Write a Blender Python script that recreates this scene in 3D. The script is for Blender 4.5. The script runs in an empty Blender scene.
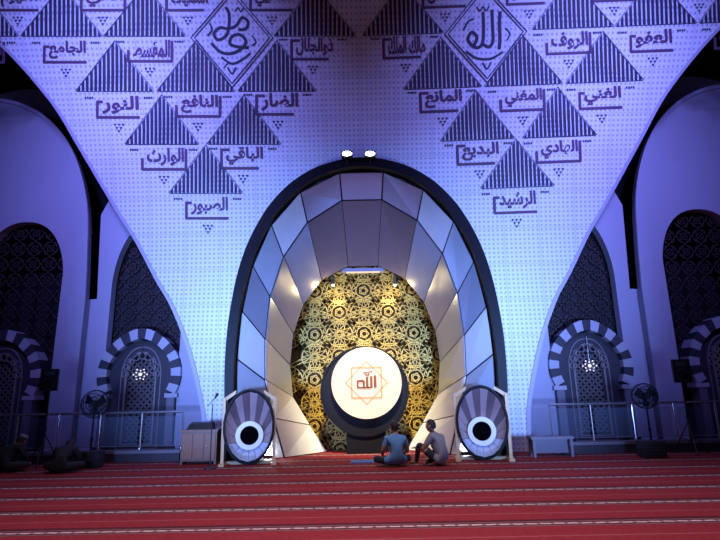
import bpy, bmesh, math, random
from mathutils import Vector, Matrix, Quaternion
random.seed(7)
S=bpy.context.scene
try:
    S.view_settings.view_transform='Standard'
except Exception: pass
# ---------------- camera -----------------
CAM=Vector((-0.09,0,1.5)); F=520.0
PITCH=math.radians(13.5); ROLL=math.radians(-1.1)
MR=(Matrix.Rotation(math.pi/2+PITCH,3,'X')@Matrix.Rotation(ROLL,3,'Z'))
cd=bpy.data.cameras.new('camera'); cam=bpy.data.objects.new('camera',cd)
S.collection.objects.link(cam); S.camera=cam
cam.matrix_world=Matrix.Translation(CAM)@MR.to_4x4()
cd.sensor_width=36; cd.lens=26; cd.clip_end=200
def ray(px,py): return MR@Vector(((px-360)/F,-(py-270)/F,-1))
def PL(px,py,Y):
    r=ray(px,py); t=(Y-CAM.y)/r.y; p=CAM+r*t; return p.x,p.z
def FL(px,py):
    r=ray(px,py); t=-CAM.z/r.z; p=CAM+r*t; return p.x,p.y
D=14.2
def SY(z): return D-0.045*max(0,z-4)**2
def PS(px,py):
    r=ray(px,py); lo,hi=3.0,D
    for _ in range(40):
        m=(lo+hi)/2; z=CAM.z+r.z*m/r.y
        if m-SY(z)<0: lo=m
        else: hi=m
    p=CAM+r*(lo/r.y); return p
# ---------------- materials -----------------
def mat(name,col,rough=.6,metal=0,emit=None,es=0,noise=0,nscale=5,bump=0,spec=None):
    m=bpy.data.materials.new(name); m.use_nodes=True; nt=m.node_tree; b=nt.nodes['Principled BSDF']
    b.inputs['Base Color'].default_value=(*col,1); b.inputs['Roughness'].default_value=rough; b.inputs['Metallic'].default_value=metal
    if spec is not None: b.inputs['Specular IOR Level'].default_value=spec
    if emit: b.inputs['Emission Color'].default_value=(*emit,1); b.inputs['Emission Strength'].default_value=es
    if noise or bump:
        tc=nt.nodes.new('ShaderNodeTexCoord'); n=nt.nodes.new('ShaderNodeTexNoise'); n.inputs['Scale'].default_value=nscale; n.inputs['Detail'].default_value=4
        nt.links.new(tc.outputs['Object'],n.inputs['Vector'])
        if noise:
            mx=nt.nodes.new('ShaderNodeMix'); mx.data_type='RGBA'
            mx.inputs[6].default_value=(*[c*(1-noise) for c in col],1); mx.inputs[7].default_value=(*[min(1,c*(1+noise)) for c in col],1)
            nt.links.new(n.outputs['Fac'],mx.inputs[0]); nt.links.new(mx.outputs[2],b.inputs['Base Color'])
        if bump:
            bp=nt.nodes.new('ShaderNodeBump'); bp.inputs['Strength'].default_value=bump; nt.links.new(n.outputs['Fac'],bp.inputs['Height']); nt.links.new(bp.outputs['Normal'],b.inputs['Normal'])
    return m
M_plaster=mat('plaster_white',(.42,.40,.54),.7,noise=.06,nscale=1.2)
M_rib=mat('plaster_grey',(.28,.27,.34),.7,noise=.08,nscale=2)
M_dark=mat('dark_recess',(.012,.010,.018),.8,noise=.3)
M_bar=mat('inlay_dark',(.025,.022,.055),.6,noise=.2)
M_txt=mat('inlay_purple_brown',(.10,.04,.09),.6,noise=.15)
M_black=mat('black_satin',(.005,.005,.009),.55,noise=.2,spec=.2)
M_lat=mat('screen_lattice_wood',(.045,.026,.032),.6,noise=.2)
M_gold=mat('gold_lattice',(.85,.60,.14),.42,.3,noise=.2,nscale=6)
M_goldback=mat('gold_backing',(.10,.058,.010),.7,noise=.4,nscale=8)
M_steel=mat('steel',(.6,.6,.65),.25,.9,noise=.05)
M_blackpl=mat('black_plastic',(.012,.012,.015),.5,noise=.2,nscale=20)
M_fan=mat('dark_fan_metal',(.06,.06,.08),.4,.5,noise=.2,nscale=20)
M_wood=mat('brown_wood',(.15,.05,.018),.5,noise=.35,nscale=9)
M_tan=mat('tan_wood',(.62,.43,.23),.5,noise=.2,nscale=9)
M_white=mat('white_panel',(.85,.85,.86),.35,noise=.03)
M_vw=mat('voussoir_white',(.42,.40,.50),.6,noise=.08)
M_vd=mat('voussoir_dark',(.035,.028,.048),.6,noise=.15)
M_jamb=mat('jamb_stone',(.17,.15,.21),.6,noise=.15)
M_lace=mat('window_lace',(.24,.20,.22),.5,noise=.15)
M_lamp=mat('lamp_glow',(1,1,1),.3,emit=(.85,.92,1),es=14)
M_warm=mat('warm_bulb',(1,1,1),.3,emit=(1,.93,.8),es=6)
M_dim=mat('reflected_bulb',(1,1,1),.3,emit=(1,.90,.80),es=.9)
M_sign=mat('lit_disc',(.30,.22,.16),.6,emit=(1,.76,.56),es=.80,noise=.04,spec=.05)
M_rust=mat('rust_paint',(.10,.02,.01),.6,emit=(.42,.09,.05),es=.2,noise=.1)
M_peach=mat('peach_outline',(.3,.12,.06),.6,emit=(1,.42,.20),es=.55,noise=.1)
M_glass=bpy.data.materials.new('rail_glass'); M_glass.use_nodes=True
_nt=M_glass.node_tree; _b=_nt.nodes['Principled BSDF']; _tr=_nt.nodes.new('ShaderNodeBsdfTransparent'); _mx=_nt.nodes.new('ShaderNodeMixShader')
_b.inputs['Base Color'].default_value=(.15,.2,.3,1); _b.inputs['Roughness'].default_value=.08
_mx.inputs[0].default_value=.15; _o=_nt.nodes['Material Output']
_nt.links.new(_tr.outputs[0],_mx.inputs[1]); _nt.links.new(_b.outputs[0],_mx.inputs[2]); _nt.links.new(_mx.outputs[0],_o.inputs['Surface'])
def wallmat():
    m=bpy.data.materials.new('perforated_wall_panel'); m.use_nodes=True; nt=m.node_tree; b=nt.nodes['Principled BSDF']; N=nt.nodes.new; L=nt.links.new
    b.inputs['Roughness'].default_value=.6
    tc=N('ShaderNodeTexCoord'); sp=N('ShaderNodeSeparateXYZ'); L(tc.outputs['Object'],sp.inputs[0])
    def ma(op,a,bv=None,c=None):
        n=N('ShaderNodeMath'); n.operation=op
        for i,v in enumerate((a,bv,c)):
            if v is None: continue
            if isinstance(v,(int,float)): n.inputs[i].default_value=v
            else: L(v,n.inputs[i])
        return n.outputs[0]
    def cell(per):
        fx=ma('SUBTRACT',ma('FRACT',ma('DIVIDE',sp.outputs[0],per)),.5); fz=ma('SUBTRACT',ma('FRACT',ma('DIVIDE',sp.outputs[2],per)),.5)
        return fx,fz
    fx,fz=cell(.125)
    d=ma('SQRT',ma('ADD',ma('MULTIPLY',fx,fx),ma('MULTIPLY',fz,fz)))
    dot=ma('LESS_THAN',d,.26)
    gx,gz=cell(1.0)
    ln=ma('GREATER_THAN',ma('MAXIMUM',ma('ABSOLUTE',gx),ma('ABSOLUTE',gz)),.486)
    fac=ma('ADD',ma('MULTIPLY',dot,.48),ma('MULTIPLY',ln,.25))
    n=N('ShaderNodeTexNoise'); n.inputs['Scale'].default_value=.6; L(tc.outputs['Object'],n.inputs['Vector'])
    fac=ma('ADD',fac,ma('MULTIPLY',n.outputs['Fac'],.12))
    mx=N('ShaderNodeMix'); mx.data_type='RGBA'; mx.inputs[6].default_value=(.76,.77,.84,1); mx.inputs[7].default_value=(.15,.15,.30,1)
    L(fac,mx.inputs[0]); L(mx.outputs[2],b.inputs['Base Color'])
    bp=N('ShaderNodeBump'); bp.inputs['Strength'].default_value=.25; bp.inputs['Distance'].default_value=.02; bp.invert=True; L(dot,bp.inputs['Height']); L(bp.outputs[0],b.inputs['Normal'])
    return m
M_wall=wallmat()
def carpetmat():
    m=bpy.data.materials.new('prayer_carpet'); m.use_nodes=True; nt=m.node_tree; b=nt.nodes['Principled BSDF']; N=nt.nodes.new; L=nt.links.new
    b.inputs['Roughness'].default_value=.95; b.inputs['Specular IOR Level'].default_value=.1
    tc=N('ShaderNodeTexCoord'); sp=N('ShaderNodeSeparateXYZ'); L(tc.outputs['Object'],sp.inputs[0])
    def ma(op,a,bv=None,c=None):
        n=N('ShaderNodeMath'); n.operation=op
        for i,v in enumerate((a,bv,c)):
            if v is None: continue
            if isinstance(v,(int,float)): n.inputs[i].default_value=v
            else: L(v,n.inputs[i])
        return n.outputs[0]
    y=sp.outputs[1]; x=sp.outputs[0]
    ph=ma('FRACT',ma('DIVIDE',ma('SUBTRACT',y,5.4),1.08))
    zig=ma('MULTIPLY',ma('PINGPONG',x,.09),.12)
    pl=ma('ADD',ph,zig)
    def band(c,w): return ma('LESS_THAN',ma('ABSOLUTE',ma('SUBTRACT',pl,c)),w)
    l1=band(.12,.026)
    dash=ma('GREATER_THAN',ma('FRACT',ma('DIVIDE',x,.16)),.25)
    l1=ma('MULTIPLY',l1,ma('ADD',ma('MULTIPLY',dash,.50),.30))
    l2=ma('MULTIPLY',band(.03,.016),.20); l3=ma('MULTIPLY',band(.21,.016),.20)
    l4=ma('MULTIPLY',band(.62,.02),.10)
    n=N('ShaderNodeTexNoise'); n.inputs['Scale'].default_value=14; n.inputs['Detail'].default_value=6; L(tc.outputs['Object'],n.inputs['Vector'])
    base=N('ShaderNodeMix'); base.data_type='RGBA'; base.inputs[6].default_value=(.14,.016,.020,1); base.inputs[7].default_value=(.31,.030,.036,1)
    L(n.outputs['Fac'],base.inputs[0])
    dk=N('ShaderNodeMix'); dk.data_type='RGBA'; L(ma('MULTIPLY',ma('LESS_THAN',ma('ABSOLUTE',ma('SUBTRACT',pl,.12)),.20),.75),dk.inputs[0]); L(base.outputs[2],dk.inputs[6]); dk.inputs[7].default_value=(.035,.010,.018,1)
    mx=N('ShaderNodeMix'); mx.data_type='RGBA'; L(ma('MAXIMUM',ma('MAXIMUM',l1,l4),ma('MAXIMUM',l2,l3)),mx.inputs[0]); L(dk.outputs[2],mx.inputs[6]); mx.inputs[7].default_value=(.70,.50,.48,1)
    L(mx.outputs[2],b.inputs['Base Color'])
    return m
M_carpet=carpetmat()
# ---------------- mesh helpers -----------------
def mk(name,V,Fc,mats,fm=None,parent=None,smooth=False,loc=None):
    me=bpy.data.meshes.new(name); me.from_pydata([tuple(v) for v in V],[],Fc)
    if not isinstance(mats,(list,tuple)): mats=[mats]
    for m in mats: me.materials.append(m)
    if fm:
        for i,k in enumerate(fm): me.polygons[i].material_index=k
    if smooth:
        for p in me.polygons: p.use_smooth=True
    me.update(); o=bpy.data.objects.new(name,me); S.collection.objects.link(o)
    if parent: o.parent=parent
    if loc: o.location=loc
    return o
def empty(name,loc=(0,0,0),rz=0):
    o=bpy.data.objects.new(name,None); S.collection.objects.link(o); o.location=loc; o.rotation_euler=(0,0,rz); o.empty_display_size=.1; return o
class B:
    def __init__(s): s.V=[];s.F=[];s.M=[]
    def add(s,V,Fc,m=0):
        o=len(s.V); s.V+= [tuple(v) for v in V]; s.F+=[[i+o for i in f] for f in Fc]; s.M+=[m]*len(Fc)
    def box(s,x0,x1,y0,y1,z0,z1,m=0):
        V=[(x,y,z) for x in(x0,x1) for y in(y0,y1) for z in(z0,z1)]
        s.add(V,[(0,1,3,2),(4,6,7,5),(0,4,5,1),(2,3,7,6),(0,2,6,4),(1,5,7,3)],m)
    def cyl(s,p0,p1,r0,r1=None,n=12,m=0,cap=True):
        if r1 is None: r1=r0
        p0=Vector(p0);p1=Vector(p1); d=(p1-p0).normalized(); a=d.orthogonal().normalized(); b=d.cross(a)
        V=[];
        for p,r in((p0,r0),(p1,r1)):
            for i in range(n):
                t=2*math.pi*i/n; V.append(p+a*math.cos(t)*r+b*math.sin(t)*r)
        Fc=[(i,(i+1)%n,n+(i+1)%n,n+i) for i in range(n)]
        if cap: Fc+=[tuple(range(n))[::-1],tuple(range(n,2*n))]
        s.add(V,Fc,m)
    def sph(s,c,r,n=10,m=0):
        if isinstance(r,(int,float)): r=(r,r,r)
        V=[];Fc=[]
        for j in range(n+1):
            ph=math.pi*j/n
            for i in range(2*n):
                t=math.pi*i/n; V.append((c[0]+r[0]*math.sin(ph)*math.cos(t),c[1]+r[1]*math.sin(ph)*math.sin(t),c[2]+r[2]*math.cos(ph)))
        for j in range(n):
            for i in range(2*n):
                Fc.append((j*2*n+i,(j+1)*2*n+i,(j+1)*2*n+(i+1)%(2*n),j*2*n+(i+1)%(2*n)))
        s.add(V,Fc,m)
    def ribbon(s,pts,w,y0,y1,closed=False,m=0):
        n=len(pts); L=[];R=[]
        for i in range(n):
            a=pts[i-1] if (i>0 or closed) else pts[i]; b=pts[(i+1)%n] if (i<n-1 or closed) else pts[i]
            dx,dz=b[0]-a[0],b[1]-a[1]; l=math.hypot(dx,dz) or 1; nx,nz=-dz/l,dx/l
            L.append((pts[i][0]+nx*w/2,pts[i][1]+nz*w/2)); R.append((pts[i][0]-nx*w/2,pts[i][1]-nz*w/2))
        V=[]
        for i in range(n): V+=[(L[i][0],y0,L[i][1]),(R[i][0],y0,R[i][1]),(R[i][0],y1,R[i][1]),(L[i][0],y1,L[i][1])]
        Fc=[]
        for i in range(n if closed else n-1):
            j=(i+1)%n
            for k in range(4):
                Fc.append((i*4+k,i*4+(k+1)%4,j*4+(k+1)%4,j*4+k))
        s.add(V,Fc,m)
    def make(s,name,mats,parent=None,smooth=False,loc=None):
        return mk(name,s.V,s.F,mats,s.M,parent,smooth,loc)
def circ(cx,cz,r,n=28): return [(cx+r*math.cos(2*math.pi*i/n),cz+r*math.sin(2*math.pi*i/n)) for i in range(n)]
def cat(pts,k=6,closed=False):
    out=[];n=len(pts)
    for i in range(n if closed else n-1):
        P=[Vector(pts[(i+j)%n] if closed else pts[min(max(i+j,0),n-1)]) for j in(-1,0,1,2)]
        for q in range(k):
            t=q/k
            v=.5*((2*P[1])+(P[2]-P[0])*t+(2*P[0]-5*P[1]+4*P[2]-P[3])*t*t+(3*P[1]-P[0]-3*P[2]+P[3])*t**3)
            out.append(tuple(v))
    if not closed: out.append(tuple(pts[-1]))
    return out
def plate(name,outs,y0,y1,m,parent=None):
    cu=bpy.data.curves.new(name,'CURVE'); cu.dimensions='2D'; cu.fill_mode='BOTH'; cu.extrude=abs(y1-y0)/2
    for o in outs:
        sp=cu.splines.new('POLY'); sp.points.add(len(o)-1); sp.use_cyclic_u=True
        for i,p in enumerate(o): sp.points[i].co=(p[0],p[1],0,1)
    ob=bpy.data.objects.new('tmp',cu); S.collection.objects.link(ob)
    bpy.context.view_layer.update(); dg=bpy.context.evaluated_depsgraph_get()
    me=bpy.data.meshes.new_from_object(ob.evaluated_get(dg)); bpy.data.objects.remove(ob)
    me.transform(Matrix.Translation((0,(y0+y1)/2,0))@Matrix.Rotation(math.pi/2,4,'X'))
    me.materials.clear(); me.materials.append(m); me.name=name
    o=bpy.data.objects.new(name,me); S.collection.objects.link(o)
    if parent: o.parent=parent
    return o
def arc_resample(pts,n):
    L=[0]
    for a,b in zip(pts,pts[1:]): L.append(L[-1]+math.dist(a,b))
    out=[];j=0
    for i in range(n):
        t=L[-1]*i/(n-1)
        while j<len(L)-2 and L[j+1]<t: j+=1
        u=(t-L[j])/(L[j+1]-L[j] or 1); out.append((pts[j][0]*(1-u)+pts[j+1][0]*u,pts[j][1]*(1-u)+pts[j+1][1]*u))
    return out
def contour(tab,Y,k=6):
    h=[]
    for y,hw in tab:
        x=(PL(363+hw,y,Y)[0]-PL(363-hw,y,Y)[0])/2; h.append((x,PL(363,y,Y)[1]))
    h=cat(h,k)
    h=[(max(0,x),z) for x,z in h]
    h[0]=(0,h[0][1])
    h=[p for p in h if p[1]>0.02]; h.append((h[-1][0],0))
    left=[(-x,z) for x,z in h][::-1]
    return left[:-1]+h
# ---------------- arabic text -----------------
AR={'ا':0xFE8D,'ب':0xFE8F,'ت':0xFE95,'ث':0xFE99,'ج':0xFE9D,'ح':0xFEA1,'خ':0xFEA5,'د':0xFEA9,'ذ':0xFEAB,'ر':0xFEAD,'ز':0xFEAF,'س':0xFEB1,'ش':0xFEB5,'ص':0xFEB9,'ض':0xFEBD,'ط':0xFEC1,'ظ':0xFEC5,'ع':0xFEC9,'غ':0xFECD,'ف':0xFED1,'ق':0xFED5,'ك':0xFED9,'ل':0xFEDD,'م':0xFEE1,'ن':0xFEE5,'ه':0xFEE9,'و':0xFEED,'ي':0xFEF1}
NJ='ادذرزو'
def shape(t):
    o=''
    for i,c in enumerate(t):
        if c not in AR: o+=c; continue
        pv=i>0 and t[i-1] in AR and t[i-1] not in NJ
        nx=i<len(t)-1 and t[i+1] in AR and c not in NJ
        b=AR[c]
        if c in NJ: o+=chr(b+(1 if pv else 0))
        else: o+=chr(b+(3 if pv and nx else 2 if nx else 1 if pv else 0))
    return o[::-1]
def textgeo(s,bold=.018):
    cu=bpy.data.curves.new('t','FONT'); cu.body=s; cu.size=1; cu.offset=bold; cu.resolution_u=3
    ob=bpy.data.objects.new('t',cu); S.collection.objects.link(ob); bpy.context.view_layer.update()
    dg=bpy.context.evaluated_depsgraph_get(); me=bpy.data.meshes.new_from_object(ob.evaluated_get(dg)); bpy.data.objects.remove(ob)
    V=[(v.co.x,v.co.y) for v in me.vertices]; Fc=[tuple(p.vertices) for p in me.polygons]
    return V,Fc
FONT_OK=False
try:
    a=textgeo(chr(0xFEE1)); b_=textgeo(chr(0xFEB3)); c_=textgeo(chr(0xFEDF))
    FONT_OK=len(a[0])>8 and len(b_[0])>8 and len(set((len(a[0]),len(b_[0]),len(c_[0]))))>=2
except Exception as ex: print('font',ex)
# ---------------- floor / room shell -----------------
mk('floor',[(-22,-6,0),(22,-6,0),(22,20,0),(-22,20,0)],[(0,1,2,3)],M_carpet)
HZ=13.2
mk('ceiling',[(-22,-6,HZ+2),(22,-6,HZ+2),(22,20,HZ+2),(-22,20,HZ+2)],[(0,3,2,1)],M_rib)
mk('wall_left',[(-22,-6,0),(-22,20,0),(-22,20,HZ+2),(-22,-6,HZ+2)],[(0,1,2,3)],M_rib)
mk('wall_right',[(22,-6,0),(22,20,0),(22,20,HZ+2),(22,-6,HZ+2)],[(0,3,2,1)],M_rib)
mk('wall_back',[(-22,18,0),(22,18,0),(22,18,HZ+2),(-22,18,HZ+2)],[(0,1,2,3)],M_dark)
# ---------------- egg contour -----------------
YF=13.0
EGG=[(157,0),(158.5,18),(165,42),(175,62),(189,80),(210,98),(240,115),(270,126),(300,133),(330,138),(365,141),(400,142),(430,142),(462,142)]
outer=contour(EGG,YF)
EGI=[(166,0),(167.5,18),(174,40),(184,58),(198,75),(217,91),(246,107),(275,117),(303,124),(332,129),(366,132),(400,133),(430,133),(462,133)]
innerb=contour(EGI,YF)
YB=15.0
INN=[(266,0),(267,18),(274,35),(288,50),(308,63),(330,71),(352,75),(380,75),(400,72),(415,64),(430,52),(441,42),(452,40)]
inn=contour(INN,YB)
def halfx(pts):
    r=[p for p in pts[len(pts)//2:]]
    r=sorted(r,key=lambda p:p[1])
    def f(z):
        if z>=r[-1][1]: return 0
        for a,b in zip(r,r[1:]):
            if a[1]<=z<=b[1]:
                t=(z-a[1])/((b[1]-a[1]) or 1); return a[0]*(1-t)+b[0]*t
        return r[0][0]
    return f
eggx=halfx(outer)
# ---------------- pendentive wall -----------------
BL=[(203,455),(203,425),(200,400),(188,350),(172,308),(156,280),(136,242),(119,215),(98,180),(78,146),(58,112),(38,86),(15,60),(-8,38),(-45,8),(-100,-30)]
bp=[PS(*p) for p in cat(BL,5)]
bpts=sorted([(-p.x,p.z) for p in bp],key=lambda p:p[1])
def Wx(z):
    if z<=bpts[0][1]: return bpts[0][0]
    for a,b in zip(bpts,bpts[1:]):
        if a[1]<=z<=b[1]:
            t=(z-a[1])/((b[1]-a[1]) or 1); return a[0]*(1-t)+b[0]*t
    return bpts[-1][0]+(z-bpts[-1][1])*1.6
eg_top=outer[len(outer)//2][1]
zs=sorted(set([round(13.2*i/90,3) for i in range(91)]+[eg_top-.001,eg_top-.05,eg_top-.15,eg_top-.1]))
NX=24; V=[];Fc=[]
for sgn in(-1,1):
    o=len(V)
    for th in (0,.35):
        for z in zs:
            e=max(0,eggx(z)-.12) if z<eg_top-.12 else 0
            w=Wx(z)
            for i in range(NX+1):
                x=e+(w-e)*i/NX
                V.append((sgn*x,SY(z)+th,z))
    nz=len(zs); st=nz*(NX+1)
    for j in range(nz-1):
        for i in range(NX):
            a=o+j*(NX+1)+i; q=(a,a+1,a+NX+2,a+NX+1)
            Fc.append(q if sgn>0 else q[::-1]); Fc.append(tuple(v+st for v in q))
        a=o+j*(NX+1)+NX; Fc.append((a,a+st,a+st+NX+1,a+NX+1))
mk('wall_front',V,Fc,M_wall,smooth=False)
tb=B()
for sgn in(-1,1):
    pr=None
    for j in range(0,len(zs)):
        z=zs[j]; x=Wx(z); cur=[(sgn*(x-.09),SY(z)-.03,z),(sgn*(x+.02),SY(z)-.03,z),(sgn*(x+.02),SY(z)+.1,z)]
        if pr: tb.add(pr+cur,[(0,1,4,3),(1,2,5,4)])
        pr=cur
tb.make('trim_1',M_plaster)
# ---------------- inlaid pattern -----------------
pat=B()
def SP(uc,du,v,side,off=.015):
    if side<0: p=PS(uc+du,v); x=p.x
    else: p=PS(uc-du,v); x=-p.x
    return (x,p.y-off,p.z)
def quad(uc,c4,side,m,off=.015):
    pat.add([SP(uc,u,v,side,off) for u,v in c4],[(0,1,2,3)],m)
def stroke2(uc,vc,pts,w,side,m):
    for a,b in zip(pts,pts[1:]):
        dx,dy=b[0]-a[0],b[1]-a[1]; l=math.hypot(dx,dy) or 1; nx,ny=-dy/l*w/2,dx/l*w/2; ex,ey=dx/l*w*.3,dy/l*w*.3
        quad(uc,[(a[0]+nx-ex,vc+a[1]+ny-ey),(b[0]+nx+ex,vc+b[1]+ny+ey),(b[0]-nx+ex,vc+b[1]-ny+ey),(a[0]-nx-ex,vc+a[1]-ny-ey)],side,m)
def tri(uc,ay,by,hw,side,n=18):
    for i in range(n):
        x0=-hw+2*hw*(i+.14)/n; x1=-hw+2*hw*(i+.78)/n
        t=lambda x: by-(by-ay)*(1-abs(x)/hw)
        quad(uc,[(x0,by),(x1,by),(x1,t(x1)),(x0,t(x0))],side,0)
    stroke2(uc,0,[(-hw,by+.6),(hw,by+.6)],.7,side,0)
    stroke2(uc,0,[(-hw-1,by),(0,ay-1.2),(hw+1,by)],.7,side,0)
def name_text(uc,vc,side,txt,k):
    if FONT_OK:
        V_,F_=textgeo(shape(txt),.036)
        xs=[p[0] for p in V_]; ys=[p[1] for p in V_]
        x0,x1,y0,y1=min(xs),max(xs),min(ys),max(ys); w,h=37,18
        pat.add([SP(uc,(p[0]-x0)/(x1-x0)*w-w/2+1.5,vc-3+h/2-(p[1]-y0)/(y1-y0)*h,side,.016) for p in V_],F_,1)
    else:
        for s_ in ([(15,-9),(15,5)],[(9,-9),(9,5),(-14,5)],[(-14,5),(-14,-6),(-4,-6),(-4,5)],[(2,-2),(2,5)]): stroke2(uc,vc,s_,2.4,side,1)
    if k%3==0: st=[[(20,9.5),(-21.5,9.5),(-21.5,-6)],[(-21.5,-6),(-17,-6)]]
    elif k%3==1: st=[[(22,9.5),(-21.5,9.5),(-21.5,-1)],[(22,9.5),(22,-10)]]
    else: st=[[(15,9.5),(-21.5,9.5),(-21.5,-9),(-14,-9)]]
    for s_ in st: stroke2(uc,vc,s_,2.7,side,1)
def orn(uc,v,side,u=0,s=1):
    for k,(du,dv) in enumerate([(-5,0),(0,0),(5,0),(-2.5,4),(2.5,4),(0,8)]):
        pat.add([SP(uc,u+a,b,side) for a,b in [(du*s-1.9*s,v+dv*s),(du*s+1.9*s,v+dv*s),(du*s,v+dv*s+3.2*s)]],[(0,1,2)],0)
def zig(uc,v,side,u0,u1,n=4):
    for i in range(n):
        a=u0+(u1-u0)*i/n; b=u0+(u1-u0)*(i+.7)/n
        quad(uc,[(a,v),(b,v),(b,v+2),(a,v+2)],side,0)
NM={-1:['الصبور','الوارث','الباقي','النور','النافع','الضار','الجامع','المقسط','ذوالجلال','القيوم','الحي','المميت','المحيي','المعيد','المبدي'],
     1:['الرشيد','الهادي','البديع','الغني','المغني','المانع','العفو','الروف','مالك الملك','المنتقم','التواب','البر','المتعال','الوالي','الباطن']}
for side in(-1,1):
    rows=[(146,193,[(206,36)]),(96,144,[(162,36),(244,36)]),(42,91,[(115,38),(196,38),(277,38)]),(-13,36,[(-21,39),(62,40),(145,40),(315,40)]),(-70,-19,[(20,40),(104,40),(190,40),(272,40),(356,40)])]
    for ay,by,cs in rows:
        for u,hw in cs:
            if by<0 and u>340 and side>0: continue
            tri(u,ay,by,hw,side)
    for k,(u,v) in enumerate([(208,209),(164,160),(243,159),(119,108),(198,107),(278,105),(66,53),(150,52),(313,50),(18,1),(103,1),(188,1),(272,1),(-18,53),(60,-55)]):
        name_text(u,v,side,NM[side][k],k)
        zig(u,v-11,side,-34,-25); zig(u,v-11,side,25,34)
        orn(u,v+16,side,0,.8)
    for k in(0,3.5):
        stroke2(232,38,[(-41+k,0),(0,-48+k*1.2),(41-k,0),(0,50-k*1.2),(-41+k,0)],1.0,side,0)
    if side<0:
        sts=[([(-20,6),(-12,14),(-2,16),(8,12),(14,4),(8,-3),(0,-1),(-2,6),(5,9),(16,10)],3.4),
             ([(-6,-30),(-3,-24),(-3,-12),(-6,-2),(-14,2),(-18,-4),(-12,-10),(-4,-9),(4,-12),(10,-20),(16,-16),(14,-9),(7,-8)],3.2),
             ([(-10,20),(0,26),(10,22),(18,16)],2.6),([(-24,-2),(-20,-8),(-22,-14)],2.0),([(3,-26),(6,-30),(9,-26),(12,-30)],1.5),([(4,30),(0,36),(-4,30)],1.8),([(20,-2),(24,4),(20,8)],1.6),([(-8,30),(-3,24)],1.4)]
    else:
        sts=[([(15,-20),(14,-8),(14,6),(13,16)],3.6),([(7,-22),(7,-8),(7,8),(3,14),(-2,12)],3.4),([(-2,-20),(-2,-6),(-3,8),(-7,14),(-13,13),(-18,6),(-14,-1),(-9,4),(-12,12)],3.4),
             ([(-8,-26),(-5,-22),(-2,-26),(1,-22),(4,-26)],1.7),([(-20,18),(-10,25),(4,26),(16,20)],2.6),([(-22,-4),(-17,-12),(-12,-14)],2),([(4,30),(0,36),(-4,30)],1.8),([(20,-4),(24,2),(21,8)],1.6)]
    for pts,w in sts: stroke2(232,38,cat([tuple(p) for p in pts],5),w*.9,side,2)
pat.make('wall_calligraphy_inlay',[M_bar,M_txt,M_bar])
# ---------------- mihrab -----------------
mih=empty('mihrab',(0,0,0))
n=120; oa=arc_resample(outer,n); ia=arc_resample(innerb,n)
bb=B(); 
V=[]
for i in range(n):
    (x,z),(x2,z2)=oa[i],ia[i]
    V+=[(x,YF+1.25,z),(x,YF,z),(x2,YF,z2),(x2,YF+.25,z2)]
Fc=[]
for i in range(n-1):
    for k in range(3): Fc.append((i*4+k,i*4+k+1,(i+1)*4+k+1,(i+1)*4+k))
bb.add(V,Fc); bb.make('black_frame',M_black,mih,smooth=False)
NS=15
A=arc_resample(innerb,NS+1); Ci=arc_resample(inn,NS+1)
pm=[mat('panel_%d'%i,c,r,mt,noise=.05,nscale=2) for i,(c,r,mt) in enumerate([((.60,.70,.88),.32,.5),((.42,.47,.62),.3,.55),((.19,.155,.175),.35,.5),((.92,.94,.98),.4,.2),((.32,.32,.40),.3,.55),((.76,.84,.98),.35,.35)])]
pan=B(); back=B()
def P3(p,y): return Vector((p[0],y,p[1]))
Y1=YF+.25; Y2=YF+.75
mid=[]
for i in range(NS+1):
    t=abs(i-NS/2)/(NS/2); f=.24+.28*min(1,t*1.6)
    mid.append((A[i][0]*(1-f)+Ci[i][0]*f, A[i][1]*(1-f)+Ci[i][1]*f))
def panel(q,m):
    c=sum(q,Vector())/4; g=.022
    qq=[]
    for p in q:
        d=(c-p); qq.append(p+d.normalized()*g*1.4)
    nrm=(q[1]-q[0]).cross(q[3]-q[0]).normalized()
    if nrm.y>0: nrm=-nrm
    qq=[p+nrm*.03 for p in qq]; qb=[p-nrm*.03 for p in qq]
    pan.add(qq+qb,[(0,1,2,3),(0,4,5,1),(1,5,6,2),(2,6,7,3),(3,7,4,0)],m)
for i in range(NS):
    for (p,yp,q,yq,tier) in ((A,Y1,mid,Y2,0),(mid,Y2,Ci,YB,1)):
        Q=[P3(p[i],yp),P3(p[i+1],yp),P3(q[i+1],yq),P3(q[i],yq)]
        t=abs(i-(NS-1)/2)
        if tier==1: m=(2,2,4,4,1,0,3,3)[int(t)]  # brown crown and white foot panels have reflections and floodlight put into the colour
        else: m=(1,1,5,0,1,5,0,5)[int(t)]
        panel(Q,m); back.add(Q,[(0,1,2,3)])
pan.make('facet_panels',pm,mih); back.make('panel_backing',M_black,mih)
nb=B()
nb.add([(-2.9,15.05,0),(2.9,15.05,0),(2.9,15.9,0),(-2.9,15.9,0),(-2.9,15.05,5.4),(2.9,15.05,5.4),(2.9,15.9,5.4),(-2.9,15.9,5.4)],[(0,3,7,4),(1,5,6,2),(4,7,6,5),(3,2,6,7)])
nb.make('niche_shell',M_goldback,mih)
gl=B(); y0,y1=15.5,15.56
def rosette(cx,cz,R,w=.022,b=gl,ya=y0,yb=y1,pet=12):
    b.ribbon(circ(cx,cz,R,32),w*1.1,ya,yb,True); b.ribbon(circ(cx,cz,R*.20,12),w*.8,ya,yb,True)
    for k in range(pet):
        a=2*math.pi*k/pet; a2=a+2*math.pi*5/pet
        b.ribbon([(cx+R*1.0*math.cos(a),cz+R*1.0*math.sin(a)),(cx+R*1.0*math.cos(a2),cz+R*1.0*math.sin(a2))],w*.6,ya,yb)
gx0=PL(333,291,15.5); q_=.82; dx=.90*q_; dz=.80*q_
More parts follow.
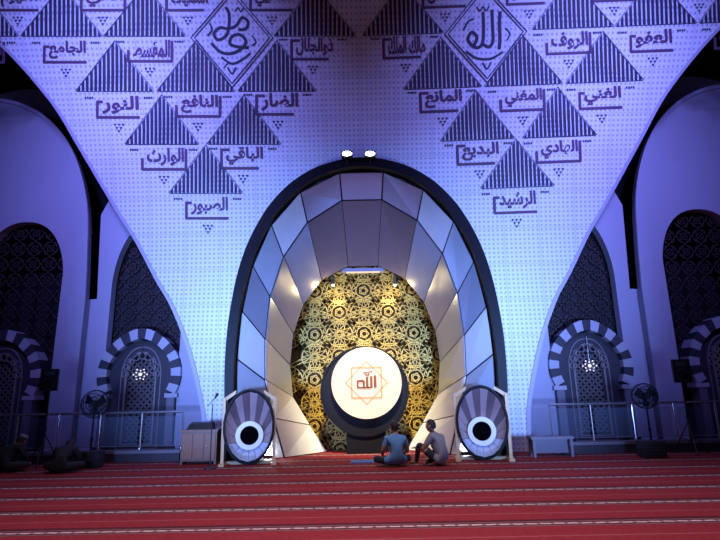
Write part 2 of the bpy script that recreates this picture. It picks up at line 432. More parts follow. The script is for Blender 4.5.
for r in range(-1,9):
    cz=gx0[1]-r*dz
    if cz<-.3: continue
    for c in range(-4,5):
        if (c+r)%2==0: continue
        cx=c*dx
        if abs(cx)>2.7: continue
        rosette(cx,cz,.46*q_)
        # interlaced straps running between neighbouring stars
        for sx in(-1,1):
            for o_ in(-.12,.12):
                gl.ribbon([(cx+o_,cz+.46*q_),(cx+o_+sx*dx*.55,cz+.46*q_+dz*.3),(cx+sx*dx-o_,cz+dz*1.0)],.018,y0,y1)
        ox=cx+dx
        w=.020
        for rr,nn in((.45,10),(.17,5),(.10,12)): gl.ribbon(circ(ox,cz,rr*q_,nn),w,y0,y1,True)
        for k in range(10):
            a=2*math.pi*k/10; a2=a+2*math.pi*3/10
            gl.ribbon([(ox+.45*q_*math.cos(a),cz+.45*q_*math.sin(a)),(ox+.45*q_*math.cos(a2),cz+.45*q_*math.sin(a2))],w*.8,y0,y1)
            gl.ribbon([(ox+.45*q_*math.cos(a),cz+.45*q_*math.sin(a)),(ox+.62*q_*math.cos(a),cz+.62*q_*math.sin(a))],w*.8,y0,y1)
        for sx in(-1,1):
            for sz in(-1,1):
                hx,hz=cx+sx*dx*.5,cz+sz*dz*.5
                gl.ribbon(circ(hx,hz,.17*q_,5 if sx*sz>0 else 6),w,y0,y1,True)
                gl.ribbon([(hx-.2*q_,hz-.2*q_),(hx+.2*q_,hz+.2*q_)],w*.8,y0,y1); gl.ribbon([(hx-.2*q_,hz+.2*q_),(hx+.2*q_,hz-.2*q_)],w*.8,y0,y1)
gl.make('gold_lattice_screen',M_gold,mih)
mk('lattice_backing',[(-2.9,15.70,0),(2.9,15.70,0),(2.9,15.70,5.4),(-2.9,15.70,5.4)],[(0,1,2,3)],M_goldback,parent=mih)
lx,lz=PL(363,271,15.05)
lb=B(); lb.box(-.62,.62,15.0,15.25,lz-.02,lz+.08,0); lb.box(-.5,.5,15.02,15.2,lz-.03,lz-.02,1)
lb.make('niche_light_bar',[M_rib,M_sign],mih)
sp=B()
for px in(333,395):
    x,z=PL(px,284,15.3); sp.cyl((x,15.2,z+.25),(x,15.3,z),.04,.06,10,0); sp.sph((x,15.31,z-.02),.05,6,1)
sp.make('niche_spotlights',[M_blackpl,M_warm],mih)
# ---------------- lit disc (Allah sign) ----------------
sg=empty('illuminated_calligraphy_disc'); YD=14.35
cx,cz=PL(364.5,390.5,YD); Rb=43.5/F*14.1; wx,wz=PL(366.5,382.5,YD-.15); Rw=34.8/F*14.0
b=B(); b.cyl((cx,YD,cz),(cx,YD+.12,cz),Rb,Rb,64); b.box(cx-.5,cx+.5,YD+.02,YD+.4,0,cz-Rb*.7,0)
b.ribbon(circ(cx,cz,Rb-.02,64),.05,YD-.04,YD,True)
b.make('black_disc',M_black,sg)
b=B(); b.cyl((wx,YD-.15,wz),(wx,YD-.02,wz),Rw,Rw,64); b.make('white_disc',M_sign,sg)
b=B()
s8=.43
for rot in(0,math.pi/4):
    R_=s8*math.sqrt(2)*.92
    pts=[(wx+R_*math.cos(rot+math.pi/4+k*math.pi/2),wz+R_*math.sin(rot+math.pi/4+k*math.pi/2)) for k in range(4)]
    for k in range(4): b.ribbon([pts[k],pts[(k+1)%4]],.045 if rot==0 else .024,YD-.17,YD-.15,m=1)
ya,yb=YD-.18,YD-.15
for pts,w in [([(.25,.20),(.25,-.15)],.075),([(.14,.18),(.14,-.14),(.02,-.14)],.07),([(.02,.16),(.02,-.14),(-.08,-.14)],.07),([(-.08,.06),(-.08,-.14),(-.26,-.14),(-.26,.04),(-.10,.05)],.07),([(-.02,.26),(-.02,.21),(.07,.21),(.07,.26)],.035),([(-.1,.28),(.18,.31)],.025)]:
    b.ribbon([(wx+p[0]*.92,wz+p[1]*.92) for p in pts],w,ya,yb)
b.make('calligraphy',[M_rust,M_peach],sg)
# ---------------- flood lamps on top of mihrab ----------------
for i,px in enumerate((347,370)):
    x,z=PL(px,154,YF-.2); b=B()
    b.box(x-.15,x+.15,YF-.22,YF-.06,z-.075,z+.075,0); b.sph((x,YF-.22,z),(.13,.05,.065),8,1); b.cyl((x,YF-.03,z-.2),(x,YF-.1,z-.05),.03,.03,8,0)
    b.make('floodlight',[M_blackpl,M_lamp])
for s in(-1,1):
    b=B(); b.box(s*2.45-.12,s*2.45+.12,13.5,13.62,.0,.10,0); b.box(s*2.45-.10,s*2.45+.10,13.52,13.6,.10,.105,1); b.make('added_floor_uplight',[M_blackpl,M_lamp])  # added fixtures behind the horns, put in to brighten the lower mihrab panels
# ---------------- side walls ----------------
def archo(cx,hw,zs_,za,k=14,z0=0):
    pts=[(cx-hw,z0),(cx-hw,zs_)]
    for i in range(1,k):
        t=i/k; pts.append((cx-hw*math.cos(t*math.pi/2)**.85 ,zs_+(za-zs_)*math.sin(t*math.pi/2)**1.15))
    pts.append((cx,za))
    return pts+[(2*cx-x,z) for x,z in pts[:-1][::-1]]
YA,YBB=15.2,15.55
def lattice_screen(name,x0,x1,z0,z1,y,par):
    b=B(); sp_=.50
    nx=int((x1-x0)/sp_)+1; nz=int((z1-z0)/sp_)+1; q=sp_/.62
    for i in range(nx+1):
        for j in range(nz+1):
            cx=x0+i*sp_; cz=z0+j*sp_
            b.ribbon(circ(cx,cz,.27*q,12),.026,y,y+.04,True); b.ribbon(circ(cx,cz,.13*q,8),.026,y,y+.04,True)
            b.ribbon([(cx-.31*q,cz),(cx,cz+.31*q),(cx+.31*q,cz),(cx,cz-.31*q)],.026,y,y+.04,True)
            b.ribbon([(cx-.22*q,cz-.22*q),(cx+.22*q,cz+.22*q)],.018,y,y+.04); b.ribbon([(cx-.22*q,cz+.22*q),(cx+.22*q,cz-.22*q)],.018,y,y+.04)
    return b.make(name,M_lat,par)
def door(sx,cx,ypl,name,reflected):
    e=empty(name,(cx,ypl,0))
    zc=PL(146,374,15.3)[1]; Ro,Ri=1.22,.94
    b=B(); n=19; a0=-28*math.pi/180; a1=math.pi-a0
    for i in range(n):
        t0=a0+(a1-a0)*i/n; t1=a0+(a1-a0)*(i+1)/n
        def q(r,t):
            s=1+.10*max(0,math.sin(t))**6
            return (r*math.cos(t),zc+r*math.sin(t)*s)
        P=[q(Ri,t0),q(Ro,t0),q(Ro,(t0+t1)/2),q(Ro,t1),q(Ri,t1),q(Ri,(t0+t1)/2)]
        Vv=[(x,-.1,z) for x,z in P]+[(x,.35,z) for x,z in P]
        b.add(Vv,[(0,1,2,3,4,5),(0,6,7,1),(1,7,8,2),(2,8,9,3),(3,9,10,4),(4,10,11,5),(5,11,6,0)],i%2)
    zb=zc+Ro*math.sin(a0)
    for s in(-1,1):
        b.box(s*.86,s*1.08,-.1,.3,0,zb+.02,2); b.box(s*.80,s*1.16,-.13,.33,zb-.10,zb+.02,0); b.box(s*.80,s*1.14,-.13,.33,0,.2,1)
    b.make('striped_arch',[M_vw,M_vd,M_jamb],e)
    hole=archo(0,.44,zc-.05,zc+.64,10,.25)
    ring=[(Ri*1.02*math.cos(a0+(a1-a0)*i/30),zc+Ri*1.05*math.sin(a0+(a1-a0)*i/30)) for i in range(31)]
    outl=[(.86,0)]+ring+[(-.86,0)]
    plate('door_surround',[outl,hole],.12,.30,M_vd,e)
    b=B(); b.ribbon(hole,.055,.06,.14,True)
    h2=archo(0,.58,zc-.0,zc+.80,10,.12); b.ribbon(h2,.03,.08,.14,True)
    for i in range(9):
        t=math.pi*i/8; b.ribbon(circ(.46*math.cos(t),zc+.02+.52*math.sin(t),.09,10),.025,.06,.13,True)
    b.make('door_frame',M_lace,e)
    b=B()
    def inside(x,z): return abs(x)<.42 and z>.3 and z<zc+.5-abs(x)*.7
    zz=.42
    while zz<zc+.45:
        for k in range(-2,3):
            for o in(0,.09):
                x=k*.18+o; z=zz+o
                if inside(x,z): b.ribbon(circ(x,z,.078,8),.022,.2,.23,True)
        zz+=.18
    b.make('door_lacework',M_lace,e)
    mk('door_glass',[(-.5,.29,.2),(.5,.29,.2),(.5,.29,zc+.7),(-.5,.29,zc+.7)],[(0,1,2,3)],M_dark,parent=e)
    if reflected:
        c=B(); lz=zc+.0
        c.cyl((0,.02,lz+.1),(0,.02,lz+.85),.008,.008,6,0)
        c.sph((0,.02,lz),(.05,.04,.05),8,1)
        for k in range(12):
            a=2*math.pi*k/12; rr=.14 if k%2 else .20; c.cyl((0,.02,lz),(rr*math.cos(a),.02+.05*math.sin(a),lz+rr*.8*math.sin(a)),.006,.006,6,0); c.sph((rr*math.cos(a),.02,lz+rr*.8*math.sin(a)),.022,6,1)
        c.make('chandelier_reflection',[M_steel,M_dim],e)  # glowing cluster built in place of a chandelier's reflection in the door glass
for sx in(-1,1):
    tag='left' if sx<0 else 'right'
    X=lambda px,py,Y: -PL(px,py,Y)[0] if sx>0 else PL(px,py,Y)[0]
    Z=lambda px,py,Y: PL(px,py,Y)[1]
    c2=X(143,345,YBB); h2=1.10; a2=Z(155,222,YBB); s2=Z(155,285,YBB)
    out=[(X(82,300,YBB),0),(X(82,300,YBB),Z(84,300,YBB)),(X(97,299,YBB),Z(97,299,YBB)),(X(101,215,YBB),Z(101,215,YBB)),(X(112,195,YBB),Z(112,195,YBB)),(X(150,160,YBB),Z(150,160,YBB)),(X(215,160,YBB),Z(215,160,YBB)),(sx*3.9,0)]
    hole=archo(c2,h2,s2,a2)
    plate('wall_inner_bay_'+tag,[out,hole],YBB,YBB+.3,M_plaster)
    c1=X(3,360,YA)
    AC=[(84,300),(86,255),(86,205),(77,165),(62,136),(42,116),(20,105),(2,101)]
    ptsA=cat([(X(u,v,YA),Z(u,v,YA)) for u,v in AC],4)
    xm=ptsA[-1][0]
    left=[(2*xm-x,z) for x,z in ptsA[:-1][::-1]]
    contA=ptsA+left
    outA=[(ptsA[0][0],0)]+contA+[(contA[-1][0],0)]
    sA=Z(40,275,YA); aA=Z(28,222,YA)
    c1n=X(12,330,YA)
    plate('wall_outer_bay_'+tag,[outA,archo(c1n,1.30,sA,aA)],YA,YA+.3,M_plaster)
    tb=B(); tb.ribbon([(ptsA[0][0],0)]+contA+[(contA[-1][0],0)],.12,YA-.06,YA+.02); tb.make('trim_outer_'+tag,M_plaster)
    def offs(pts,d):
        o=[];n=len(pts)
        for i in range(n):
            a=pts[max(0,i-1)];b_=pts[min(n-1,i+1)]; dx,dz=b_[0]-a[0],b_[1]-a[1]; l=math.hypot(dx,dz) or 1
            nx,nz=dz/l,-dx/l
            if sx>0: nx,nz=-nx,-nz
            o.append((pts[i][0]+nx*d,pts[i][1]+nz*d))
        return o
    up=contA[8:-8]
    r0=offs(up,.42); r1=offs(up,1.15)
    b=B(); V=[];Fc=[]
    for p,q in zip(r0,r1): V+=[(p[0],16.6,p[1]),(q[0],16.3,q[1])]
    for i in range(len(r0)-1): Fc.append((2*i,2*i+1,2*i+3,2*i+2))
    b.add(V,Fc); b.make('arch_rib_'+tag,M_plaster)
    lattice_screen('lattice_screen',c2-1.2,c2+1.1,2.6,a2-.3,15.98,None)
    lattice_screen('lattice_screen',c1n-1.35,c1n+1.25,2.6,aA-.3,15.505,None)
    mk('screen_backing_'+tag,[(c2-1.5,16.08,0),(c2+1.5,16.08,0),(c2+1.5,16.08,7.2),(c2-1.5,16.08,7.2)],[(0,1,2,3)],M_dark)
    door(sx,c2,15.5,'arched_doorway',True)
    door(sx,c1,15.15,'arched_doorway',sx>0)
    xx=X(5,80,16.8); lattice_screen('upper_lattice_screen',xx-2.5,xx+2.5,9.5,13,17.2,None)
    rl=empty('glass_railing'); b=B(); g=B(); yR=13.6
    xa=X(182,440,yR); xb=sx*14.0
    N=9; zt=1.17
    for i in range(N+1):
        x=xa+(xb-xa)*i/N
        b.cyl((x,yR,.28),(x,yR,zt),.022,.022,8); b.cyl((x,yR,.28),(x,yR,.32),.05,.05,10)
        if i<N:
            x2=xa+(xb-xa)*(i+1)/N; g.box(min(x,x2)+.08,max(x,x2)-.08,yR-.006,yR+.006,.38,zt-.1)
    b.cyl((xa,yR,zt),(xb,yR,zt),.03,.03,10); b.cyl((xa,yR,.36),(xb,yR,.36),.012,.012,8)
    b.make('rails_and_posts',M_steel,rl); g.make('glass_panels',M_glass,rl)
    b=B(); b.box(min(xa,xb),max(xa,xb),yR-.15,yR+.15,0,.20,0); b.box(min(xa,xb)-.02,max(xa,xb)+.02,yR-.18,yR+.18,.20,.27,1); b.make('baseboard_'+tag,[M_vd,M_jamb])
# ---------------- horn loudspeakers beside mihrab ----------------
M_brz=mat('bronze_panel',(.46,.34,.36),.35,.35,noise=.15)
M_brz2=mat('bronze_panel_dark',(.20,.14,.16),.35,.4,noise=.15)
M_void=mat('horn_throat',(.002,.002,.003),1,noise=.1,spec=0)
def horn(px0,px1,pyt,pyb,name,rz):
    Y=12.55
    x0,_=PL(px0,430,Y); x1,_=PL(px1,430,Y); cx=(x0+x1)/2; hw=(x1-x0)/2; zt=PL((px0+px1)/2,pyt,Y)[1]
    e=empty(name,(cx,Y,0),rz); b=B()
    for s in(-1,1):
        b.box(s*hw-.035,s*hw+.035,-.05,.35,0,zt*.90,0)
        b.box(s*hw-.06,s*hw+.06,-.25,.45,0,.05,0)
        b.add([(s*hw,-.02,zt*.90),(s*hw,.05,zt*.90),(s*hw*.55,.05,zt*1.0),(s*hw*.55,-.02,zt*1.0),(s*hw,-.02,zt*.84),(s*hw,.05,zt*.84),(s*hw*.55,.05,zt*.95),(s*hw*.55,-.02,zt*.95)],[(0,1,2,3),(4,7,6,5),(0,3,7,4),(1,5,6,2)])
    b.box(-hw,hw,.1,.35,0,.07,0)
    b.make('wooden_frame',M_tan,e)
    rx,rz_=hw*.97,zt*.49; zc=zt*.51
    def el(fx,fz,cz,n=20): return [(fx*math.cos(2*math.pi*(i+.5)/n),cz+fz*math.sin(2*math.pi*(i+.5)/n)) for i in range(n)]
    n=18
    R0=el(rx,rz_,zc,64); b=B(); b.ribbon(R0,.045,-.10,.48,True)
    b.add([(x,.48,z) for x,z in R0],[tuple(range(64))]); b.make('black_rim',M_black,e)
    rr=rx*.56; cz=zc-rz_*.28
    o=el(rx*.96,rz_*.96,zc,n); i_=el(rr,rr,cz,n); b=B()
    for k in range(n):
        k2=(k+1)%n; q=[Vector((o[k][0],-.06,o[k][1])),Vector((o[k2][0],-.06,o[k2][1])),Vector((i_[k2][0],.38,i_[k2][1])),Vector((i_[k][0],.38,i_[k][1]))]
        c=sum(q,Vector())/4; q=[p+(c-p).normalized()*.012 for p in q]
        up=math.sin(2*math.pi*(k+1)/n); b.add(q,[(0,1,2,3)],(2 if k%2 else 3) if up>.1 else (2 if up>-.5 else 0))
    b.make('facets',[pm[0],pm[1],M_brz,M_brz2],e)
    b=B(); b.ribbon(circ(0,cz,rr*.86,32),rr*.34,.26,.38,True,0); b.cyl((0,.30,cz),(0,.40,cz),rr*.70,rr*.70,32,1)
    b.make('speaker_ring',[M_white,M_void],e)
    b=B(); b.box(-.05,.05,.4,.5,0,.15); b.make('foot',M_blackpl,e)
horn(224,274,390,456,'horn_loudspeaker',.16)
horn(457,508,386,453,'horn_loudspeaker',-.16)
# ---------------- pedestal fans ----------------
def fan(px,py,Y,r,name):
    x,z=PL(px,py,Y); e=empty(name,(x,Y,0))
    b=B(); b.cyl((0,0,0),(0,0,.05),.26,.22,24); b.cyl((0,0,.05),(0,0,z-.1),.025,.02,10); b.cyl((0,0,z*.4),(0,0,z*.45),.035,.035,10); b.cyl((0,.04,z),(0,.28,z),.09,.06,14); b.sph((0,.28,z),(.06,.05,.06),6)
    b.box(-.03,.03,-.02,.08,z-.16,z-.05)
    b.make('stand_and_motor',M_black,e)
    b=B()
    for rr,y in((r,0),(r*.97,-.05),(r*.75,-.09),(r*.5,-.105),(r*.25,-.11),(r*.97,.07),(r*.6,.1)):
        b.ribbon([(p[0],p[1]+z) for p in circ(0,0,rr,28)],.014,y-.006,y+.006,True)
    for k in range(28):
        a=2*math.pi*k/28; c,s=math.cos(a),math.sin(a)
        P=[(0,-.11),(r*.5,-.105),(r*.8,-.085),(r,0),(r*.8,.085),(r*.2,.1)]
        for (ra,ya),(rb,yb) in zip(P,P[1:]): b.cyl((ra*c,ya,z+ra*s),(rb*c,yb,z+rb*s),.004,.004,4,cap=False)
    b.cyl((0,-.12,z),(0,-.10,z),.06,.06,14); b.make('cage',M_black,e)
    b=B()
    for k in range(3):
        a=2*math.pi*k/3+.4; Vv=[]
        for (rr,t,y) in [(.05,-.3,.0),(.05,.5,.03),(r*.55,-.42,-.03),(r*.5,.65,.04),(r*.88,-.25,-.03),(r*.85,.58,.04)]:
            Vv.append((rr*math.cos(a+t),y,z+rr*math.sin(a+t)))
        b.add(Vv,[(0,2,3,1),(2,4,5,3)])
    b.cyl((0,-.05,z),(0,.04,z),.055,.055,14); b.make('blades',M_black,e)
fan(95,404,12.95,.33,'pedestal_fan')
fan(645,396,12.95,.30,'pedestal_fan')
# ---------------- speakers on tripods ----------------
def spk(px,py,Y,w,h,name,rz):
    x,z=PL(px,py,Y); e=empty(name,(x,Y,0),rz)
    b=B()
    z0,z1=z-h/2,z+h/2; w2=w/2
    Vv=[(-w2,-.17,z0),(w2,-.17,z0),(w2*.7,.17,z0),(-w2*.7,.17,z0),(-w2,-.17,z1),(w2,-.17,z1),(w2*.7,.17,z1),(-w2*.7,.17,z1)]
    b.add(Vv,[(0,1,5,4),(1,2,6,5),(2,3,7,6),(3,0,4,7),(4,5,6,7),(3,2,1,0)]); b.box(-w2*.92,w2*.92,-.19,-.17,z0+.02,z1-.02,1)
    b.ribbon([(p[0],p[1]) for p in circ(0,z-h*.18,w*.34,24)],.02,-.205,-.19,True,0); b.cyl((0,-.2,z-h*.18),(0,-.19,z-h*.18),w*.3,w*.3,20,1)
    b.box(-w*.3,w*.3,-.2,-.19,z+h*.2,z+h*.38,0); b.make('cabinet',[M_black,mat('speaker_grille',(.006,.006,.008),.9,noise=.3,nscale=60,spec=.05)],e)
    b=B(); b.cyl((0,0,.25),(0,0,z0),.02,.018,10); b.cyl((0,0,.8),(0,0,.88),.035,.035,10)
    for k in range(3):
        a=2*math.pi*k/3+.5; b.cyl((0,0,.75),(.4*math.cos(a),.4*math.sin(a),.02),.013,.013,8); b.cyl((0,0,.3),(.22*math.cos(a),.22*math.sin(a),.36),.01,.01,6); b.sph((.4*math.cos(a),.4*math.sin(a),.02),.022,5)
    b.make('tripod',M_blackpl,e)
spk(51,380,12.9,.38,.52,'tripod_loudspeaker',.3)
spk(680,371,12.9,.38,.55,'tripod_loudspeaker',-.3)
def mic(px,py,Y):
    x,z=PL(px,py,Y); e=empty('microphone_stand',(x,Y,0)); b=B()
    b.cyl((0,0,0),(0,0,.03),.14,.13,20); b.cyl((0,0,.03),(0,0,z-.1),.012,.010,8); b.cyl((-.12,.02,z-.16),(.06,-.05,z+.02),.008,.008,6); b.cyl((.06,-.05,z+.02),(.1,-.07,z+.08),.02,.028,8); b.sph((.11,-.075,z+.1),.035,6)
    b.make('stand',M_blackpl,e)
mic(213,399,11.95)
def cabinet():
    Y=12.95; x0,_=PL(184,440,Y);x1,_=PL(219,440,Y); zt=PL(201,430,Y)[1]; e=empty('wooden_cabinet',((x0+x1)/2,Y,0)); w=(x1-x0)/2
    b=B(); b.box(-w,w,-.2,.2,.07,zt-.03,0); b.box(-w-.03,w+.03,-.24,.23,zt-.03,zt+.02,0)
    for k in range(3):
        xa=-w+.03+k*(2*w-.03)/3; b.box(xa,xa+(2*w-.12)/3,-.22,-.2,.13,zt-.08,1); b.sph((xa+.04,-.235,zt*.55),.015,5,2)
    for s in(-1,1): b.box(s*w-.05*(s+1)/2,s*w+.05*(1-s)/2,-.2,.2,0,.07,0)
    b.make('body',[M_wood,mat('wood_panel_light',(.20,.065,.022),.5,noise=.3,nscale=9),M_steel],e)
    b=B(); b.add([(-w*.8,-.12,zt+.02),(w*.7,-.12,zt+.02),(w*.7,.14,zt+.02),(-w*.8,.14,zt+.02),(-w*.7,-.05,zt+.14),(w*.6,-.05,zt+.17),(w*.6,.14,zt+.20),(-w*.7,.14,zt+.18)],[(0,1,5,4),(1,2,6,5),(2,3,7,6),(3,0,4,7),(4,5,6,7)]); b.make('audio_mixer',M_blackpl,e)
cabinet()
def bench():
    Y=13.0; x0,_=PL(529,440,Y);x1,_=PL(571,440,Y); zt=PL(550,436,Y)[1]; e=empty('low_bench',((x0+x1)/2,Y,0)); w=(x1-x0)/2
    b=B(); b.box(-w,w,-.2,.2,zt-.06,zt); 
    for s in(-1,1):
        for t in(-1,1): b.box(s*(w-.06)-.03,s*(w-.06)+.03,t*.15-.03,t*.15+.03,0,zt-.06)
    b.box(-w+.06,w-.06,-.01,.01,.08,zt-.06); b.make('body',M_jamb,e)
bench()
def case(px,pyb,w,h,Y,name='equipment_case'):
    x,_=PL(px,pyb,Y); b=B(); b.box(-w,w,-.15,.15,.03,h,0); b.box(-w-.01,w+.01,-.16,.16,h*.6,h*.64,1); b.box(-.08,.08,-.18,-.15,h*.45,h*.52,1)
    for s in(-1,1):
        b.cyl((s*(w-.05),-.10,0),(s*(w-.05),-.10,.03),.03,.03,8); b.cyl((s*(w-.05),.10,0),(s*(w-.05),.10,.03),.03,.03,8)
    b.make(name,[M_blackpl,M_fan],None,loc=(x,Y,0))
case(92,456,.22,.36,12.54); case(651,446,.26,.36,12.45)
x0,y0_=FL(368,456)
b=B(); b.box(-.40,.40,-.2,.2,.001,.02,0)
for k in range(9): b.box(-.4+k*.1-.01,-.4+k*.1+.01,-.24,-.2,.001,.012,1)
b.box(-.36,.36,-.16,-.14,.02,.022,1)
b.make('prayer_rug',[mat('blue_cloth',(.06,.18,.55),.9,noise=.2,nscale=20),M_rib],None,loc=(x0,12.6,0))
# ---------------- people ----------------
M_skin=mat('skin',(.36,.19,.12),.55,noise=.08); M_hair=mat('hair',(.012,.010,.010),.6,noise=.3,nscale=40)
M_jean=mat('dark_trousers',(.02,.022,.035),.85,noise=.2,nscale=15)
def skinmesh(verts,edges,rad,root=0,sub=2):
    me=bpy.data.meshes.new('sk'); me.from_pydata(verts,edges,[]); ob=bpy.data.objects.new('sk',me); S.collection.objects.link(ob)
    md=ob.modifiers.new('s','SKIN'); md.use_smooth_shade=True
    sv=me.skin_vertices[0].data
    for i,r in enumerate(rad):
        sv[i].radius=(r,r) if isinstance(r,(int,float)) else r; sv[i].use_root=(i==root)
    ms=ob.modifiers.new('u','SUBSURF'); ms.levels=sub; ms.render_levels=sub
    bpy.context.view_layer.update(); dg=bpy.context.evaluated_depsgraph_get()
    out=bpy.data.meshes.new_from_object(ob.evaluated_get(dg)); bpy.data.objects.remove(ob); return out
def segd(p,a,b):
    ab=b-a; t=max(0,min(1,(p-a).dot(ab)/(ab.length_squared or 1))); return (p-a-ab*t).length
def person(name,loc,rz,J,shirt,trou,shortsl=True,headtilt=(0,0,0),cap=None,hair=True):
    e=empty(name,loc,rz); e.scale=(1.09,1.09,1.09)
    names=list(J.keys()); idx={k:i for i,k in enumerate(names)}
    verts=[J[k][0] for k in names]; rad=[J[k][1] for k in names]
    E=[('pelvis','waist','s'),('waist','chest','s'),('chest','upch','s'),('upch','neck','s'),('neck','nect','k')]
    for s in 'LR':
        E+=[('upch','sh'+s,'s'),('sh'+s,'um'+s,'s'),('um'+s,'el'+s,'k' if shortsl else 's'),('el'+s,'wr'+s,'k' if shortsl else 's'),
            ('pelvis','hip'+s,'t'),('hip'+s,'kn'+s,'t'),('kn'+s,'an'+s,'t'),('an'+s,'toe'+s,'k')]
    me=skinmesh(verts,[(idx[a],idx[b]) for a,b,_ in E],rad,idx['pelvis'])
    mm={'s':0,'t':1,'k':2}; 
    for m in(shirt,trou,M_skin): me.materials.append(m)
    segs=[(Vector(J[a][0]),Vector(J[b][0]),mm[c]) for a,b,c in E]
    for p in me.polygons:
        c=p.center; best=min(segs,key=lambda s:segd(c,s[0],s[1])); p.material_index=best[2]; p.use_smooth=True
        if c.y<.06 and abs(c.x)<.24 and .06<c.z<.34: p.material_index=0
        elif best[2]==0 and c.z<=.06: p.material_index=1
    o=bpy.data.objects.new('body',me); S.collection.objects.link(o); o.parent=e
    nt=Vector(J['nect'][0]); hd=empty('head_pivot',tuple(nt)); hd.parent=e; hd.rotation_euler=headtilt
    b=B(); b.sph((0,.015,.085),(.076,.096,.118),14)
    V2=[]
    for x,y,z in b.V:
        zz=z-.085
        if zz<-.02 and y>0: x*=1-.25*min(1,(-zz-.02)/.09); 
        if zz<-.02: y=y+(.012 if y>0 else .02)*min(1,(-zz-.02)/.09)
        V2.append((x,y,z))
    b.V=V2
    b.add([(-.012,.105,.075),(.012,.105,.075),(0,.138,.068),(0,.108,.105),(0,.108,.06)],[(0,2,3),(2,1,3),(0,4,2),(4,1,2)])
    for s in(-1,1):
        b.sph((s*.078,.01,.085),(.010,.022,.034),6); b.sph((s*.030,.101,.098),(.012,.008,.007),6,1); b.sph((s*.030,.108,.098),(.006,.004,.006),5,2); b.box(s*.030-.016,s*.030+.016,.104,.112,.116,.121,2)
    b.sph((0,.108,.040),(.024,.007,.007),6,3)
    b.make('head',[M_skin,M_white,M_hair,mat('lips',(.32,.12,.10),.5)],hd,smooth=True)
    h=B(); h.sph((0,.008,.095),(.084,.103,.122),16)
    keep=[]
    for f in h.F:
        c=sum((Vector(h.V[i]) for i in f),Vector())/len(f)
        if c.z>.155 or (c.y<.03 and c.z>.045) or (c.y<-.03 and c.z>.02): keep.append(f)
    h.F=keep;h.M=[0]*len(keep)
    if hair: h.make('hair',M_hair,hd,smooth=True)
    if cap:
        c=B(); c.cyl((0,.0,.145),(0,.0,.205),.094,.085,20); c.make('cap',cap,hd)
    for s in 'LR':
        w=Vector(J['wr'+s][0]); d=(w-Vector(J['el'+s][0])).normalized(); side=d.cross(Vector((0,0,1))).normalized(); dn=side.cross(d).normalized()
        if dn.z>0: dn=-dn
        vs=[w,w+d*.04,w+d*.075]; rr=[.024,.028,.026]; ed=[(0,1),(1,2)]
        for k,(o_,l) in enumerate([(-.030,.060),(-.010,.072),(.010,.068),(.029,.052)]):
            b0=w+d*.08+side*o_; i0=len(vs)
            vs+=[b0,b0+d*l*.45+dn*.006,b0+d*l*.8+dn*.022,b0+d*l*.95+dn*.036]; rr+=[.010,.009,.0085,.007]; ed+=[(2,i0),(i0,i0+1),(i0+1,i0+2),(i0+2,i0+3)]
        ts=-1 if s=='R' else 1
        i0=len(vs); b0=w+d*.03+side*ts*.028; vs+=[b0,b0+d*.03+side*ts*.018,b0+d*.058+side*ts*.022+dn*.01]; rr+=[.012,.010,.008]; ed+=[(1,i0),(i0,i0+1),(i0+1,i0+2)]
        hm=skinmesh(vs,ed,rr,0,1); hm.materials.append(M_skin)
        for p in hm.polygons: p.use_smooth=True
        ho=bpy.data.objects.new('hand_'+s,hm); S.collection.objects.link(ho); ho.parent=e
    return e
def pose(**kw):
    J=dict(pelvis=((0,0,.14),.14),waist=((0,-.01,.27),.14),chest=((0,0,.41),.155),upch=((0,.02,.52),.13),neck=((0,.03,.61),.060),nect=((0,.045,.655),.052),
      shL=((-.17,.02,.52),.075),umL=((-.215,.04,.41),.064),elL=((-.25,.08,.29),.044),wrL=((-.20,.28,.20),.028),
      shR=((.17,.02,.52),.075),umR=((.215,.04,.41),.064),elR=((.25,.08,.29),.044),wrR=((.20,.28,.20),.028),
      hipL=((-.10,.04,.12),.10),knL=((-.37,.30,.14),.068),anL=((.05,.42,.06),.042),toeL=((.17,.44,.045),.032),
      hipR=((.10,.04,.12),.10),knR=((.37,.30,.14),.068),anR=((-.05,.32,.06),.042),toeR=((-.17,.33,.045),.032))
    for k,v in kw.items(): J[k]=(v,J[k][1])
    return J
M_blue=mat('blue_shirt',(.12,.33,.66),.8,noise=.25,nscale=9); M_grey=mat('grey_shirt',(.24,.26,.28),.85,noise=.2,nscale=9); M_blk=mat('black_shirt',(.014,.014,.018),.85,noise=.2,nscale=12)
x,y=FL(397,468); person('seated_man',(x,y+.1,0),.22,pose(),M_blue,M_jean,headtilt=(-.15,0,.15))
x,y=FL(443,467)
person('seated_man',(x,y+.1,0),.85,pose(waist=(0,.02,.28),chest=(0,.07,.43),upch=(0,.13,.54),neck=(0,.18,.62),nect=(0,.20,.665),
  shL=(-.16,.14,.54),umL=(-.20,.20,.43),elL=(-.22,.27,.31),wrL=(-.18,.44,.33),shR=(.16,.14,.54),umR=(.21,.18,.42),elR=(.25,.2,.28),wrR=(.20,.40,.22),
  knL=(-.22,.38,.42),anL=(-.15,.50,.07),toeL=(-.15,.66,.04)),M_grey,M_jean,headtilt=(-.1,0,.3))
x,_=PL(60,455,11.6)
person('hunched_worshipper',(x,11.6,0),.15,pose(waist=(0,.06,.27),chest=(0,.18,.38),upch=(0,.29,.43),neck=(0,.37,.44),nect=(0,.41,.44),
  shL=(-.165,.29,.42),umL=(-.21,.33,.33),elL=(-.25,.36,.24),wrL=(-.16,.50,.13),shR=(.165,.29,.42),umR=(.21,.33,.33),elR=(.25,.36,.24),wrR=(.16,.50,.13)),M_blk,M_blk,shortsl=False,headtilt=(-.8,0,0))
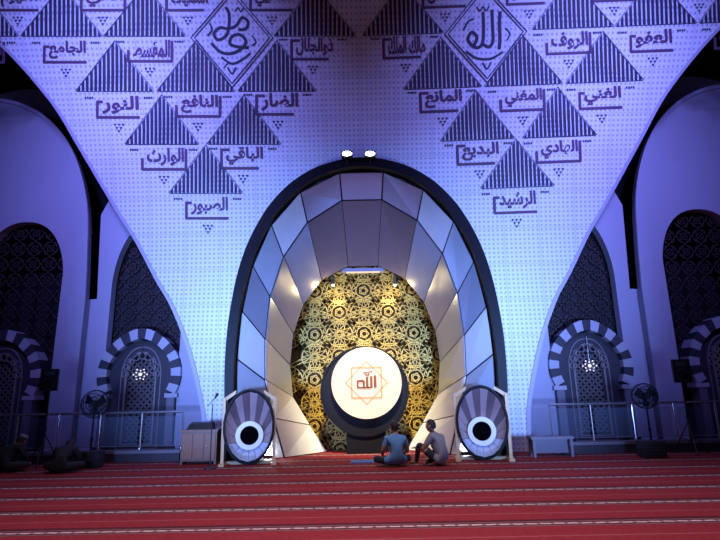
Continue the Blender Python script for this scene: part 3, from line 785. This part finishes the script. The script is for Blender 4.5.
x,_=PL(2,455,11.9)
person('hunched_worshipper',(x,11.9,0),-.3,pose(waist=(0,.05,.27),chest=(0,.14,.39),upch=(0,.23,.46),neck=(0,.30,.49),nect=(0,.34,.51),
  shL=(-.165,.23,.45),umL=(-.21,.28,.36),elL=(-.25,.33,.26),wrL=(-.16,.48,.16),shR=(.165,.23,.45),umR=(.21,.28,.36),elR=(.25,.33,.26),wrR=(.16,.48,.16)),M_blk,M_jean,shortsl=False,headtilt=(-.6,0,0),cap=M_rib)
# ---------------- lights ----------------
def area(name,loc,tgt,size,e,col,spread=math.pi):
    l=bpy.data.lights.new(name,'AREA'); l.size=size; l.energy=e; l.color=col; l.spread=spread
    o=bpy.data.objects.new(name,l); S.collection.objects.link(o); o.location=loc
    o.rotation_euler=(Vector(tgt)-Vector(loc)).to_track_quat('-Z','Y').to_euler(); return o
def point(name,loc,e,col,r=.05):
    l=bpy.data.lights.new(name,'POINT'); l.energy=e; l.color=col; l.shadow_soft_size=r
    o=bpy.data.objects.new(name,l); S.collection.objects.link(o); o.location=loc; return o
for s in(-1,1):
    area('blue_floodlight_lamp',(s*7,5,10.5),(s*6.2,12.6,8.8),1.0,360,(.23,.25,1.0),math.radians(78))
    area('blue_uplight_lamp',(s*4.8,5,1.0),(s*3.6,14.2,3.6),.8,250,(.22,.40,1.0),math.radians(58))
    point('niche_lamp',(s*.80,15.0,4.30),22,(1,.80,.36),.05)
    point('added_uplight_bulb',(s*2.45,13.56,.2),36,(.80,.90,1),.06)  # light of the added floor fixtures, whitens the panel feet
area('hall_ceiling_lamp',(0,4.2,13),(0,5.6,0),4,400,(1,.78,.86),math.radians(80))
area('niche_fill_light',(0,9,10),(0,14.8,1.7),.6,120,(1,.86,.58),math.radians(26))  # added fill with no fixture, brightens the niche and lower panels
W=bpy.data.worlds.new('world'); S.world=W; W.use_nodes=True; W.node_tree.nodes['Background'].inputs[0].default_value=(.16,.20,.50,1); W.node_tree.nodes['Background'].inputs[1].default_value=.12
